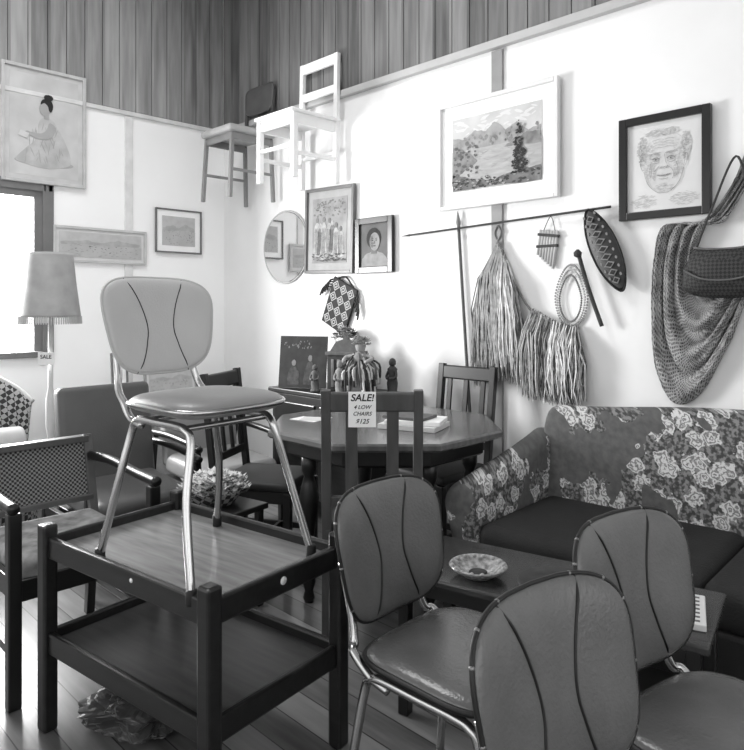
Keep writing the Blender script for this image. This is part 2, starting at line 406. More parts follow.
# ------------------------------------------------------------ slatted wooden chairs
def slat_chair(loc,rz,mt,n=3,H=.98,slw=.035,name='wooden_dining_chair'):
    e=root(name,loc,rz)
    w=.38
    for sg,nm in ((-1,'left'),(1,'right')):
        y=sg*(w/2-.018)
        beam(e,'back_post_lower_'+nm,(-.22,y,0),(-.19,y,.45),.034,.034,mt)
        beam(e,'back_post_upper_'+nm,(-.19,y,.44),(-.25,y,H),.03,.036,mt)
        box(e,'front_leg_'+nm,(.18,y,.215),(.036,.036,.43),mt,.004)
        box(e,'side_rail_'+nm,(0,y,.405),(.36,.022,.055),mt,.003)
        box(e,'side_stretcher_'+nm,(-.01,y,.17),(.37,.018,.03),mt,.003)
    box(e,'front_rail',(.18,0,.405),(.022,.31,.055),mt,.003)
    box(e,'rear_rail',(-.19,0,.405),(.022,.31,.055),mt,.003)
    box(e,'mid_stretcher',(0,0,.17),(.018,.32,.03),mt,.003)
    box(e,'seat_pad',(.0,0,.452),(.39,.38,.045),M('seat_pad_dark',46,.6),.018,seg=4,smooth=True)
    def bx(z): return -.19-.06*(z-.44)/(H-.44)
    box(e,'top_rail',(bx(H-.045),0,H-.045),(.024,w-.04,.075),mt,.008,(0,-6,0))
    box(e,'lower_back_rail',(bx(.56),0,.56),(.02,w-.04,.04),mt,.004,(0,-6,0))
    for i in range(n):
        y=(i-(n-1)/2)*(w-.06)/(n+.6)*1.25
        beam(e,'slat_%d'%(i+1),(bx(.57),y,.57),(bx(H-.08),y,H-.08),.012,slw,mt,.002)
    return e
slat_chair((2.09,-1.09,0),30,darkwood2,4,.97,.025)
FC=slat_chair((2.868,-1.132,0),135,greywood,2,.985,.045)
slat_chair((2.58,-.365,0),-90,darkwood2,3,.975,.03)
sc=root('sale_sign',(3.030,-1.346,.915),45,-3)
box(sc,'card',(0,0,0),(.102,.0025,.130),paper,0)
text(sc,'heading','SALE!',.036,(0,-.002,.042),ink,shear=.2,bold=.02)
text(sc,'line_1','4 LOW',.020,(0,-.002,.008),ink,shear=.3)
text(sc,'line_2','CHAIRS',.020,(0,-.002,-.016),ink,shear=.3)
text(sc,'line_3','$125',.024,(0,-.002,-.044),ink,shear=.3)
tube(sc,'tape_loop',[(0,.001,.06),(0,.01,.068),(0,.03,.066)],.002,paper,4)

# ------------------------------------------------------------ octagonal table
OT=root('dining_table',(2.606,-.789,0),0)
def ngon_prism(parent,name,r,z0,z1,mat,n=8,a0=22.5):
    V=[];F=[]
    prof=[(r-.012,z0),(r,z0+.01),(r,z1-.008),(r-.008,z1)]
    for rr,z in prof:
        for k in range(n):
            a=R(a0+360*k/n); V.append((rr*math.cos(a),rr*math.sin(a),z))
    for i in range(3):
        for k in range(n): F.append((i*n+k,i*n+(k+1)%n,(i+1)*n+(k+1)%n,(i+1)*n+k))
    F.append(tuple(range(n))); F.append(tuple(3*n+k for k in range(n)))
    return mk(parent,name,V,F,mat)
ngon_prism(OT,'top',.56,.715,.75,tablewood)
ngon_prism(OT,'apron',.47,.635,.716,darkwood2)
for i,a in enumerate((30,150,258,342)):
    lathe(OT,'turned_leg_%d'%(i+1),[(.018,0),(.026,.02),(.018,.05),(.03,.09),(.022,.14),(.024,.3),(.04,.40),(.045,.46),(.03,.52),(.022,.55),(.034,.58),(.034,.66)],darkwood2,(.40*math.cos(R(a)),.40*math.sin(R(a)),0),20)
bk=root('books',(2.80,-.80,.75),20)
box(bk,'book_1',(0,0,.012),(.27,.2,.022),g205,.002); box(bk,'book_2',(.01,.005,.033),(.25,.18,.018),paper,.002,(0,0,8)); box(bk,'book_3',(-.02,0,.049),(.2,.15,.012),g90,.002,(0,0,-6))
pp=root('paper_leaflets',(2.30,-1.0,.7505),10)
box(pp,'sheet_1',(0,0,.001),(.15,.1,.0015),paper,0); box(pp,'sheet_2',(.03,.02,.003),(.14,.1,.0015),g205,0,(0,0,25))

# ------------------------------------------------------------ sideboard + things on it
SB=root('sideboard',(1.70,-.235,0),0)
box(SB,'carcass',(0,0,.43),(.90,.40,.62),darkwood2,.006); box(SB,'top',(0,0,.755),(.96,.43,.03),darkwood2,.006)
for a in (-1,1):
    box(SB,'door_panel_%d'%((a+3)//2),(a*.22,-.203,.43),(.40,.014,.52),darkwood,.006)
    lathe(SB,'knob_%d'%((a+3)//2),[(.008,0),(.014,.012),(.012,.02),(.003,.023)],chrome,(a*.04,-.209,.45),14,(90,0,0))
    for b in (-1,1): box(SB,'leg_%d_%d'%((a+3)//2,(b+3)//2),(a*.40,b*.16,.06),(.04,.04,.12),darkwood2,.004)
rc=root('record_sleeve',(1.44,-.345,.772),30,-8)
box(rc,'sleeve',(0,0,.165),(.32,.012,.33),M('sleeve_dark',46,.5,var=.5,scale=14),.001)
for i in range(2):
    x0=-.06+.11*i; hh=.03*(i%2)
    flat(rc,'figure_body_%d'%i,[(x0-.04,.02),(x0+.04,.02),(x0+.036,.10),(x0+.012,.135+hh),(x0-.012,.135+hh),(x0-.036,.10)],.0075,M('sleeve_fig',72,.7,var=.5,scale=40),j=.004)
    flat(rc,'figure_head_%d'%i,ell(x0,.158+hh,.014,.020,14),.0075,g120,j=.002)
dabs(rc,'title_marks',-.13,.06,.25,.30,26,.004,.008,.0075,g120)
bx=root('carved_wooden_box',(1.725,-.22,.772),24)
box(bx,'body',(0,0,.11),(.20,.15,.22),g60,.006); box(bx,'lid',(0,0,.23),(.22,.17,.022),g90,.005)
for i in range(4): box(bx,'carved_slat_%d'%i,(-.06+.04*i,-.078,.11),(.020,.008,.17),g120,.003)
V=[(-.10,-.03,.24),(.10,-.03,.24),(.06,-.03,.30),(.015,-.03,.315),(0,-.03,.35),(-.015,-.03,.315),(-.06,-.03,.30)]
V=V+[(a,b+.05,c) for a,b,c in V]
mk(bx,'carved_crest',V,[tuple(range(7)),tuple(range(7,14))[::-1]]+[(i,(i+1)%7,7+(i+1)%7,7+i) for i in range(7)],g90)
def blossom_cluster(parent,name,center,rad,n,mat,sz=.012,flatz=.6):
    parts=[]
    for i in range(n):
        a=random.uniform(0,6.28);b=math.acos(random.uniform(-.2,1));rr=rad*random.uniform(.6,1)
        c=Vector(center)+Vector((rr*math.sin(b)*math.cos(a),rr*math.sin(b)*math.sin(a),rr*math.cos(b)*flatz))
        s=sz*random.uniform(.6,1.4)
        vs=[];fs=[]
        for k in range(5):
            t=6.28*k/5; d=Vector((math.cos(t),math.sin(t),.5))*s; e2=Vector((math.cos(t+.6),math.sin(t+.6),.2))*s*.8
            m=len(vs); vs+=[c,c+e2,c+d*1.3,c+Vector((math.cos(t-.6),math.sin(t-.6),.2))*s*.8]; fs.append((m,m+1,m+2,m+3))
        parts.append((vs,fs))
    V,F=merge(parts); return mk(parent,name,V,F,mat)
vs=root('dried_flower_vase',(1.58,-.10,.772),0)
lathe(vs,'vase',[(.03,0),(.045,.03),(.05,.08),(.03,.14),(.036,.16)],g120)
blossom_cluster(vs,'flowers',(0,0,.32),.085,110,g180,.016,.8)
blossom_cluster(vs,'seed_heads',(.02,0,.32),.08,50,g60,.012,.8)
parts=[tubegeo([(0,0,.14),(.07*math.cos(a),.07*math.sin(a),.31)],.0018,4) for a in [i*.7 for i in range(9)]]
V,F=merge(parts); mk(vs,'stems',V,F,g90)
def figurine(loc,s,mt,rz=0):
    e=root('carved_figurine',loc,rz)
    lathe(e,'base_and_robe',[(.034*s,0),(.034*s,.012*s),(.026*s,.016*s),(.030*s,.06*s),(.020*s,.11*s),(.028*s,.135*s),(.012*s,.152*s)],mt,seg=18)
    lathe(e,'head',[(.006*s,0),(.018*s,.010*s),(.020*s,.025*s),(.014*s,.040*s),(.004*s,.046*s)],mt,(0,0,.148*s),16)
    for q in (-1,1): tube(e,'arm_%d'%((q+3)//2),[(q*.024*s,0,.13*s),(q*.034*s,-.010*s,.095*s),(q*.008*s,-.032*s,.085*s)],.007*s,mt,8)
figurine((1.635,-.40,.772),.85,g90,20); figurine((1.865,-.40,.772),1.05,g120,10); figurine((2.06,-.16,.772),1.1,g60)
dl=root('costume_doll',(1.965,-.33,.772),20)
lathe(dl,'gown',[(.085,0),(.08,.05),(.062,.13),(.045,.2),(.05,.23),(.02,.255)],g120)
lathe(dl,'head',[(.008,0),(.025,.012),(.032,.035),(.027,.06),(.01,.072)],g150,(0,0,.25),20)
blossom_cluster(dl,'headdress',(0,.005,.30),.05,80,g180,.014,1)
for gi,mm in enumerate((g205,g90,g180,g60)):
    parts=[]
    for i in range(22):
        a=6.28*random.random(); r0=random.uniform(.02,.05);r1=random.uniform(.07,.115);z0=random.uniform(.14,.25);z1=random.uniform(.0,.10)+.01
        parts.append(tubegeo(catmull([(r0*math.cos(a),r0*math.sin(a),z0),(r1*.95*math.cos(a+.2),r1*.95*math.sin(a+.2),(z0+z1)/2+.02),(r1*math.cos(a+.3),r1*math.sin(a+.3),z1)],4),.0065,5))
    V,F=merge(parts); mk(dl,'shell_strands_%d'%gi,V,F,mm,True)
for sg in (-1,1): tube(dl,'arm_%d'%((sg+3)//2),[(sg*.03,0,.23),(sg*.085,-.02,.22),(sg*.07,-.08,.20)],.012,g150,8)

# ------------------------------------------------------------ sofa
SF=root('sofa',(4.05,-.535,0),3)
Wd=1.86
V=[];F=[];nx=36
for i in range(nx+1):
    x=-Wd/2+.06+(Wd-.12)*i/nx; t=(i/nx)*2-1
    zt=.845+.055*(math.cos(t*math.pi)*.5+.5)
    if abs(t)>.94: zt-=.03*((abs(t)-.94)/.06)**2
    loop=[(.16,.30),(.19,.55),(.24,zt-.04),(.265,zt-.008),(.30,zt),(.34,zt-.01),(.365,zt-.05),(.36,.5),(.345,.12),(.2,.12)]
    for (yy,zz) in loop: V.append((x,yy-.0,zz))
m=10
for i in range(nx):
    for k in range(m): F.append((i*m+k,i*m+(k+1)%m,(i+1)*m+(k+1)%m,(i+1)*m+k))
F.append(tuple(range(m)));F.append(tuple(nx*m+k for k in range(m)))
o=mk(SF,'back',V,F,floralM,True)
sub=o.modifiers.new('s','SUBSURF'); sub.levels=1; sub.render_levels=2
for sg,nm in ((-1,'left'),(1,'right')):
    V=[];F=[];ny=14
    for j in range(ny+1):
        t=j/ny; yy=.30-.70*t
        zt=.755-.16*(t**.8)
        if t>.93: zt-=.02*((t-.93)/.07)
        cx=sg*(Wd/2-.06)
        flare=.03*t
        lp=[(-.06,.14),(-.065,.35),(-.07,zt-.07),(-.05,zt-.015),(0.0,zt),(.045+flare,zt-.012),(.075+flare,zt-.06),(.05+flare,zt-.13),(.045,.35),(.045,.14)]
        for a,b in lp: V.append((cx+sg*a,yy,b))
    for j in range(ny):
        for k in range(10): F.append((j*10+k,j*10+(k+1)%10,(j+1)*10+(k+1)%10,(j+1)*10+k))
    F.append(tuple(range(10)));F.append(tuple(ny*10+k for k in range(10)))
    o=mk(SF,'arm_'+nm,V,F,floralA,True); q=o.modifiers.new('s','SUBSURF'); q.levels=1;q.render_levels=2
    o=box(SF,'seat_cushion_'+nm,(sg*.405,-.09,.385),(.815,.60,.15),velvet,.05,(0,0,0),6,True)
box(SF,'front_rail',(0,-.365,.22),(Wd-.2,.05,.2),velvet,.012)
box(SF,'base',(0,0,.2),(Wd-.16,.66,.14),velvet,.01)
for a in (-1,1):
    for b in (-1,1): lathe(SF,'leg_%d_%d'%((a+3)//2,(b+3)//2),[(.018,0),(.026,.05),(.03,.15)],darkwood2,(a*.84,b*.3,0),16)

# ------------------------------------------------------------ coffee table
CT=root('coffee_table',(3.75,-1.245,0),12)
box(CT,'top',(0,0,.45),(.92,.38,.024),coffeewood,.006)
box(CT,'shelf',(0,0,.2),(.84,.31,.016),darkwood,.004)
for a in (-1,1):
    box(CT,'end_rail_%d'%((a+3)//2),(a*.42,0,.415),(.02,.3,.05),darkwood,.003)
    box(CT,'side_rail_%d'%((a+3)//2),(0,a*.155,.415),(.82,.02,.05),darkwood,.003)
    for b in (-1,1): box(CT,'leg_%d_%d'%((a+3)//2,(b+3)//2),(a*.42,b*.155,.22),(.036,.036,.44),darkwood,.004)
def on_ct(x,y,z=.462):
    c,s=math.cos(R(12)),math.sin(R(12)); return (3.75+x*c-y*s,-1.245+x*s+y*c,z)
at=root('glass_ashtray',on_ct(-.20,-.085))
lathe(at,'bowl',[(.045,0),(.05,.003),(.075,.02),(.09,.034),(.087,.037),(.07,.025),(.045,.010),(.002,.008)],glassM,seg=40)
parts=[]
for k in range(16):
    a=6.283*k/16; c=Vector((.08*math.cos(a),.08*math.sin(a),.032)); bm=bmesh.new(); bmesh.ops.create_icosphere(bm,subdivisions=1,radius=.008)
    parts.append(([v.co+c for v in bm.verts],[tuple(v.index for v in f.verts) for f in bm.faces])); bm.free()
V,F=merge(parts); mk(at,'rim_beads',V,F,g150,True)
lathe(at,'centre_pattern',[(.028,.0115),(.028,.013),(.002,.0135)],g60,seg=20)
pl=root('dark_platter',on_ct(.045,-.055))
lathe(pl,'dish',[(.06,0),(.10,.008),(.122,.022),(.118,.026),(.095,.014),(.002,.010)],g60,seg=40)
nwsp=root('folded_newspaper',on_ct(.36,-.02),20)
box(nwsp,'fold',(0,0,.01),(.14,.20,.018),g205,.003)
for i in range(7): box(nwsp,'print_line_%d'%i,(0,-.08+.026*i,.0195),(.11,.010,.0008),g90,0)

# ------------------------------------------------------------ cane armchair
CA=root('cane_armchair',(2.215,-2.12,0),0)
w=.48
for sg,nm in ((-1,'left'),(1,'right')):
    y=sg*w/2
    beam(CA,'rear_leg_'+nm,(-.27,y*.9,0),(-.22,y*.9,.42),.034,.034,darkwood2)
    beam(CA,'back_post_'+nm,(-.22,y*.9,.41),(-.30,y*.9,.75),.03,.034,cane)
    box(CA,'front_leg_'+nm,(.25,y,.315),(.04,.042,.63),darkwood2,.005)
    tube(CA,'arm_rest_'+nm,[(-.27,y*.92,.665),(-.1,y,.665),(.1,y*1.02,.650),(.27,y*1.02,.645)],.019,darkwood2,10)
    box(CA,'side_rail_'+nm,(.01,y*.95,.37),(.48,.022,.07),darkwood2,.004)
    box(CA,'stretcher_'+nm,(0,y*.95,.16),(.5,.02,.03),darkwood2,.003)
box(CA,'front_rail',(.24,0,.37),(.022,w-.03,.07),darkwood2,.004)
box(CA,'rear_rail',(-.225,0,.37),(.022,w-.08,.06),darkwood2,.004)
box(CA,'seat_cushion',(.01,0,.42),(.46,.42,.09),M('seat_pattern_fabric',130,.8,var=.5,scale=18),.035,(0,0,0),5,True)
beam(CA,'back_top_rail',(-.296,-w*.45,.735),(-.296,w*.45,.735),.05,.026,cane)
beam(CA,'back_low_rail',(-.238,-w*.45,.50),(-.238,w*.45,.50),.035,.022,cane)
box(CA,'cane_panel',(-.268,0,.615),(.006,w*.86,.23),caneweave,0,(0,-13,0))
lathe(CA,'price_sticker',[(.010,0),(.010,.002)],paper,(-.281,.06,.735),18,(0,90,0))

# ------------------------------------------------------------ lounge chairs
def lounge(loc,rz,vin,H=.9,w=.5,name='lounge_chair'):
    e=root(name,loc,rz)
    box(e,'backrest',(-.22,0,(H+.36)/2),(.09,w,H-.36),vin,.03,(0,-9,0),5,True)
    box(e,'seat_cushion',(.02,0,.37),(.48,w,.12),vin,.045,(0,4,0),5,True)
    box(e,'seat_frame',(.0,0,.29),(.48,w-.02,.04),darkwood2,.004)
    for sg,nm in ((-1,'left'),(1,'right')):
        y=sg*(w/2+.03)
        tube(e,'arm_'+nm,[(-.30,y,.56),(-.1,y,.565),(.12,y,.55),(.24,y,.53)],.018,darkwood2,10)
        beam(e,'front_leg_'+nm,(.24,y,0),(.21,y,.55),.03,.03,darkwood2)
        beam(e,'rear_leg_'+nm,(-.34,y,0),(-.25,y,.57),.03,.03,darkwood2)
        box(e,'side_rail_'+nm,(-.03,y,.29),(.5,.025,.045),darkwood2,.003)
    return e
lounge((1.60,-1.585,0),0,vinylG,.89,.48)
lounge((1.40,-.925,0),0,vinylP,.70,.48)

CB=root('low_cabinet',(.235,-.85,0),0)
box(CB,'carcass',(0,0,.33),(.38,1.0,.54),M('cabinet_paint',140,.5),.006); box(CB,'top',(0,0,.615),(.42,1.05,.03),g150,.005)
for a in (-1,1):
    box(CB,'door_%d'%((a+3)//2),(.194,a*.245,.33),(.012,.46,.48),g150,.005)
    for b in (-1,1): box(CB,'leg_%d_%d'%((a+3)//2,(b+3)//2),(b*.15,a*.44,.03),(.04,.04,.06),darkwood2,.003)

ST=root('side_table',(2.27,-1.50,0),10)
box(ST,'top',(0,0,.43),(.36,.30,.025),darkwood,.005)
for a in (-1,1):
    for b in (-1,1): box(ST,'leg_%d_%d'%((a+3)//2,(b+3)//2),(a*.15,b*.12,.21),(.03,.03,.42),darkwood,.003)
FB=root('flower_basket',(2.25,-1.49,.443),0)
lathe(FB,'basket',[(.09,0),(.125,.05),(.14,.075),(.13,.075),(.11,.04),(.01,.02)],wickerM)
blossom_cluster(FB,'blossoms',(0,0,.06),.14,260,g205,.022,.5)
blossom_cluster(FB,'leaves',(0,0,.05),.135,50,g90,.024,.45)

# ------------------------------------------------------------ floor lamp
FL=root('floor_lamp',(1.07,-1.75,0),0)
lathe(FL,'base',[(.13,0),(.13,.015),(.06,.03),(.02,.05)],darkwood2)
lathe(FL,'pole',[(.014,.04),(.02,.2),(.014,.3),(.014,.6),(.024,.66),(.024,.8),(.013,.86),(.012,1.26)],g205)
lathe(FL,'shade',[(.150,1.235),(.148,1.25),(.128,1.40),(.112,1.56),(.110,1.575),(.107,1.575),(.125,1.40),(.145,1.24)],shadeM,seg=48)
parts=[tubegeo([(.15*math.cos(i*.0785),.15*math.sin(i*.0785),1.24),(.152*math.cos(i*.0785),.152*math.sin(i*.0785),1.20)],.0035,4) for i in range(80)]
V,F=merge(parts); mk(FL,'fringe',V,F,g180)
box(FL,'shade_carrier',(0,0,1.26),(.29,.008,.006),chrome,0)
lsn=root('sale_tag',(1.105,-1.785,1.02),45)
box(lsn,'card',(0,0,0),(.085,.002,.065),paper,0); text(lsn,'label','SALE',.028,(0,-.002,.008),ink)
tube(lsn,'string',[(0,0,.03),(0,.01,.09)],.001,ink,4)

WC=root('wicker_chair',(.66,-1.93,0),20)
V=[];F=[];na=20;nz=14
for j in range(nz+1):
    t=j/nz; z=.0+t*.92; 
    for i in range(na+1):
        a=R(100+160*i/na); rr=.25+.07*t
        V.append((rr*math.cos(a),rr*math.sin(a),z*(1 if t<.5 else 1-.22*((abs(i/na-.5)*2)**2)*(t-.5)*2)))
for j in range(nz):
    for i in range(na): F.append((j*(na+1)+i,j*(na+1)+i+1,(j+1)*(na+1)+i+1,(j+1)*(na+1)+i))
o=mk(WC,'woven_back',V,F,wickerM,True); sd=o.modifiers.new('t','SOLIDIFY'); sd.thickness=.02
tube(WC,'top_rim',[V[nz*(na+1)+i] for i in range(0,na+1,2)],.018,g180,8)
lathe(WC,'seat',[(.24,.0),(.25,.36),(.26,.42),(.22,.44),(.01,.45)],wickerM)
tube(WC,'bolster_cushion',[(-.02,-.2,.52),(-.04,0,.53),(-.02,.2,.52)],.075,g205,16)

pb=root('crumpled_bag',(2.80,-2.08,0),15)
bm=bmesh.new(); bmesh.ops.create_icosphere(bm,subdivisions=5,radius=1)
for v in bm.verts:
    p=v.co.copy(); d=1+.45*mn.noise(p*1.7)+.25*abs(mn.noise(p*5)); p*=d
    v.co=Vector((p.x*.17,p.y*.13,max(0.001,.03+p.z*.04)))
me=bpy.data.meshes.new('bag'); bm.to_mesh(me); bm.free(); me.materials.append(M('plastic_film',72,.3,var=.5,scale=9))
o=bpy.data.objects.new('bag',me); COL.objects.link(o); o.parent=pb

# ------------------------------------------------------------ pictures
def picture(name,loc,rz,w,h,fw,fm,matw,matm,art,tilt=0,ry=0,depth=.022):
    e=root(name,loc,rz,0,ry); e.rotation_euler=(R(tilt),R(ry),R(rz))
    for nm,c,s in (('frame_left',(-w/2+fw/2,-depth/2,0),(fw,depth,h)),('frame_right',(w/2-fw/2,-depth/2,0),(fw,depth,h)),('frame_top',(0,-depth/2,h/2-fw/2),(w-2*fw,depth,fw)),('frame_bottom',(0,-depth/2,-h/2+fw/2),(w-2*fw,depth,fw))):
        box(e,nm,c,s,fm,.003)
    box(e,'mount',(0,-depth*.3,0),(w-fw,.004,h-fw),matm,0)
    iw=w-2*fw-2*matw; ih=h-2*fw-2*matw
    if art: art(e,iw,ih,depth*.3+.004)
    return e
whitef=M('frame_white',216,.4,var=.04); blackf=M('frame_black',26,.3,var=.1); greyf=M('frame_grey',104,.4); lightf=M('frame_light',190,.45)
wash1=M('wash_sky',190,.8,var=.16,scale=7); wash2=M('wash_hill',128,.8,var=.35,scale=22); wash3=M('wash_water',164,.8,var=.16,scale=9,stretch=(1,1,6)); wash4=M('wash_ground',108,.8,var=.35,scale=26); wash5=M('wash_hill_far',150,.8,var=.25,scale=18)
def rectp(w,h): return [(-w/2,-h/2),(w/2,-h/2),(w/2,h/2),(-w/2,h/2)]
def art_landscape(e,w,h,d):
    P=lambda l:[(a*w-w/2,b*h-h/2) for a,b in l]
    flat(e,'sky',rectp(w,h),d,wash1)
    dabs(e,'clouds',-w*.45,w*.45,h*.25,h*.46,40,.03,.008,d+.0004,g205)
    flat(e,'far_range',P([(.01,.52),(.99,.52),(.99,.70),(.86,.66),(.74,.8),(.62,.72),(.5,.86),(.4,.76),(.28,.80),(.15,.7),(.01,.74)]),d+.0018,wash5,j=.004)
    dabs(e,'range_shadows',-w*.48,w*.48,h*.05,h*.24,60,.010,.013,d+.0024,wash2)
    flat(e,'lake',P([(0,.1),(1,.1),(1,.55),(0,.55)]),d+.0036,wash3)
    dabs(e,'ripples',-w*.3,w*.48,-h*.3,h*.0,50,.022,.0022,d+.0042,g150)
    flat(e,'shore_left',P([(.01,.2),(.12,.24),(.3,.38),(.22,.5),(.1,.58),(.01,.62)]),d+.0052,wash2,j=.005)
    flat(e,'shore_right',P([(.6,.5),(.99,.47),(.99,.62),(.85,.64),(.7,.56)]),d+.0052,wash2,j=.004)
    flat(e,'foreground',P([(.01,.01),(.99,.01),(.99,.2),(.8,.18),(.5,.1),(.25,.14),(.01,.24)]),d+.0052,wash4,j=.005)
    dabs(e,'rocks',-w*.48,-w*.2,-h*.35,h*.1,40,.011,.009,d+.0062,g90)
    dabs(e,'scrub',-w*.48,w*.48,-h*.48,-h*.34,80,.012,.006,d+.0064,g60)
    dabs(e,'scrub_light',-w*.48,w*.48,-h*.48,-h*.34,36,.010,.005,d+.0074,g150)
    cx=.27*w
    dabs(e,'pine_foliage',cx-.07,cx+.07,-h*.36,h*.32,330,.008,.005,d+.0088,M('pine_ink',40,.8,var=.5,scale=60),lambda x,z: abs(x-cx)<.062*(1-(z+h*.36)/(h*.68))**.8*(.75+.25*math.sin(z*110)))
    dabs(e,'pine_lights',cx-.05,cx+.05,-h*.34,h*.2,30,.005,.003,d+.0100,g90,lambda x,z: abs(x-cx)<.045*(1-(z+h*.36)/(h*.68)))
picture('landscape_painting',(2.695,-.012,2.145),0,.775,.605,.022,whitef,.075,paper,art_landscape,0,0,.03)
def art_oldman(e,w,h,d):
    flat(e,'sheet',rectp(w,h),d,M('sketch_paper',208,.8,var=.05,scale=4))
    def shade(nm,cx,cz,rx,rz,n,tone,dd,sx=.010,sz=.0028): 
        dabs(e,nm,cx-rx,cx+rx,cz-rz,cz+rz,n,sx,sz,dd,tone,lambda x,z:((x-cx)/rx)**2+((z-cz)/rz)**2<1)
    t1=M('sk1',198,.8,var=.06,scale=30); t2=M('sk2',182,.8,var=.06); t3=M('sk3',158,.8,var=.08); t4=M('sk4',116,.8)
    hd=lambda nm,pts,ww,mm: line(e,nm,pts,d+.005,mm,ww)
    flat(e,'face_tone',[(v[0],v[1]) for v in catmull([(-.088,.06,0),(-.078,.115,0),(-.035,.145,0),(.035,.145,0),(.078,.115,0),(.088,.06,0),(.088,-.02,0),(.065,-.085,0),(.025,-.118,0),(-.025,-.118,0),(-.065,-.085,0),(-.088,-.02,0)],4,True)],d+.001,t1)
    shade('cheek_left',-.058,-.01,.024,.05,80,t2,d+.0022,.006,.0018); shade('cheek_right',.060,-.01,.022,.05,75,t2,d+.0022,.006,.0018)
    shade('temple_left',-.066,.07,.018,.04,50,t2,d+.0022,.005,.0016); shade('temple_right',.066,.07,.018,.04,50,t2,d+.0022,.005,.0016)
    for k,zz in enumerate((.078,.09,.102,.114)): hd('forehead_line_%d'%k,[(-.048,zz),(-.02,zz+.005),(.0,zz+.002),(.02,zz+.006),(.048,zz)],.0008,t2)
    shade('hair_left',-.096,.075,.022,.065,110,t2,d+.0026,.005,.004); shade('hair_right',.096,.075,.022,.065,110,t2,d+.0026,.005,.004); shade('hair_top',0,.150,.08,.018,110,t2,d+.0026,.008,.002)
    shade('hair_dark_left',-.098,.06,.015,.05,30,t3,d+.0038,.003,.004); shade('hair_dark_right',.098,.06,.015,.05,30,t3,d+.0038,.003,.004)
    hd('jaw_outline',[(-.088,-.02),(-.068,-.08),(-.028,-.118),(0,-.122),(.028,-.118),(.068,-.08),(.088,-.02)],.0010,t3)
    shade('chin_shadow',0,-.098,.040,.022,60,t2,d+.0026,.005,.0016)
    for s in (-1,1):
        shade('eye_socket_%d'%s,s*.034,.036,.023,.014,50,t2,d+.0040,.004,.0012)
        hd('upper_lid_%d'%s,[(s*.016,.030),(s*.026,.036),(s*.040,.036),(s*.050,.030)],.0012,t4); hd('lower_lid_%d'%s,[(s*.018,.026),(s*.033,.021),(s*.048,.026)],.0008,t3)
        flat(e,'pupil_%d'%s,ell(s*.033,.029,.0035,.0035,12),d+.0060,t4)
        hd('eye_bag_%d'%s,[(s*.016,.018),(s*.034,.011),(s*.052,.018)],.0007,t3)
        shade('eyebrow_%d'%s,s*.034,.056,.024,.005,30,t3,d+.0046,.006,.001)
        hd('smile_line_%d'%s,[(s*.018,-.003),(s*.038,-.020),(s*.046,-.045),(s*.040,-.064)],.0010,t3)
        hd('cheek_line_%d'%s,[(s*.056,.012),(s*.062,-.02),(s*.058,-.05)],.0008,t3)
        hd('ear_%d'%s,[(s*.090,.040),(s*.102,.040),(s*.104,.015),(s*.095,-.012),(s*.088,-.010)],.0010,t3)
        shade('shoulder_%d'%s,s*.09,-.155,.06,.030,110,t2,d+.001,.010,.0012)
    hd('nose_bridge',[(.006,.05),(.010,.02),(.018,-.005),(.010,-.013)],.0009,t3); shade('nose_base',0,-.011,.019,.005,26,t3,d+.0046,.004,.001)
    shade('mouth',0,-.044,.033,.005,34,t3,d+.0046,.007,.0009); hd('mouth_line',[(-.032,-.039),(-.015,-.045),(0,-.046),(.015,-.045),(.032,-.039)],.0011,t4); hd('lower_lip',[(-.02,-.058),(0,-.062),(.02,-.058)],.0009,t3)
picture('old_man_portrait',(3.598,-.006,1.925),0,.405,.47,.036,blackf,.0,paper,art_oldman,0,0,.03)
def art_print(e,w,h,d):
    flat(e,'sheet',rectp(w,h),d,M('print_ground',146,.8,var=.25,scale=10))
    A=M('print_a',166,.8,var=.25,scale=40);B=M('print_b',118,.8,var=.3,scale=40);C=M('print_c',86,.8)
    for k in range(7):
        cx=(-.34+.11*k)*w+random.uniform(-.01,.01); base=-.42*h+random.uniform(0,.12)*h; ht=random.uniform(.42,.66)*h
        body=[(v[0],v[1]) for v in catmull([(cx-.032,base,0),(cx-.026,base+ht*.4,0),(cx-.03,base+ht*.7,0),(cx-.008,base+ht*.84,0),(cx+.008,base+ht*.84,0),(cx+.03,base+ht*.7,0),(cx+.022,base+ht*.4,0),(cx+.034,base,0)],3,True)]
        flat(e,'figure_body_%d'%k,body,d+.001+.0013*(k%3),(A,B,A)[k%3],j=.002)
        flat(e,'figure_head_%d'%k,ell(cx,base+ht*.91,.014,.019,14),d+.0015+.0013*(k%3),(B,A,B)[k%3])
        for q in range(3): line(e,'fold_%d_%d'%(k,q),[(cx-.015+.013*q,base+.01),(cx-.012+.012*q,base+ht*.35),(cx-.014+.014*q,base+ht*.7)],d+.0055,C,.0009)
    dabs(e,'foliage',-w*.46,w*.46,h*.22,h*.46,90,.010,.007,d+.0008,B); dabs(e,'ground_marks',-w*.46,w*.46,-h*.47,-h*.36,60,.014,.004,d+.0052,C)
picture('figure_print',(1.335,-.01,1.81),0,.50,.59,.022,greyf,.05,M('mat_mid',165,.8),art_print,0,1.5,.025)
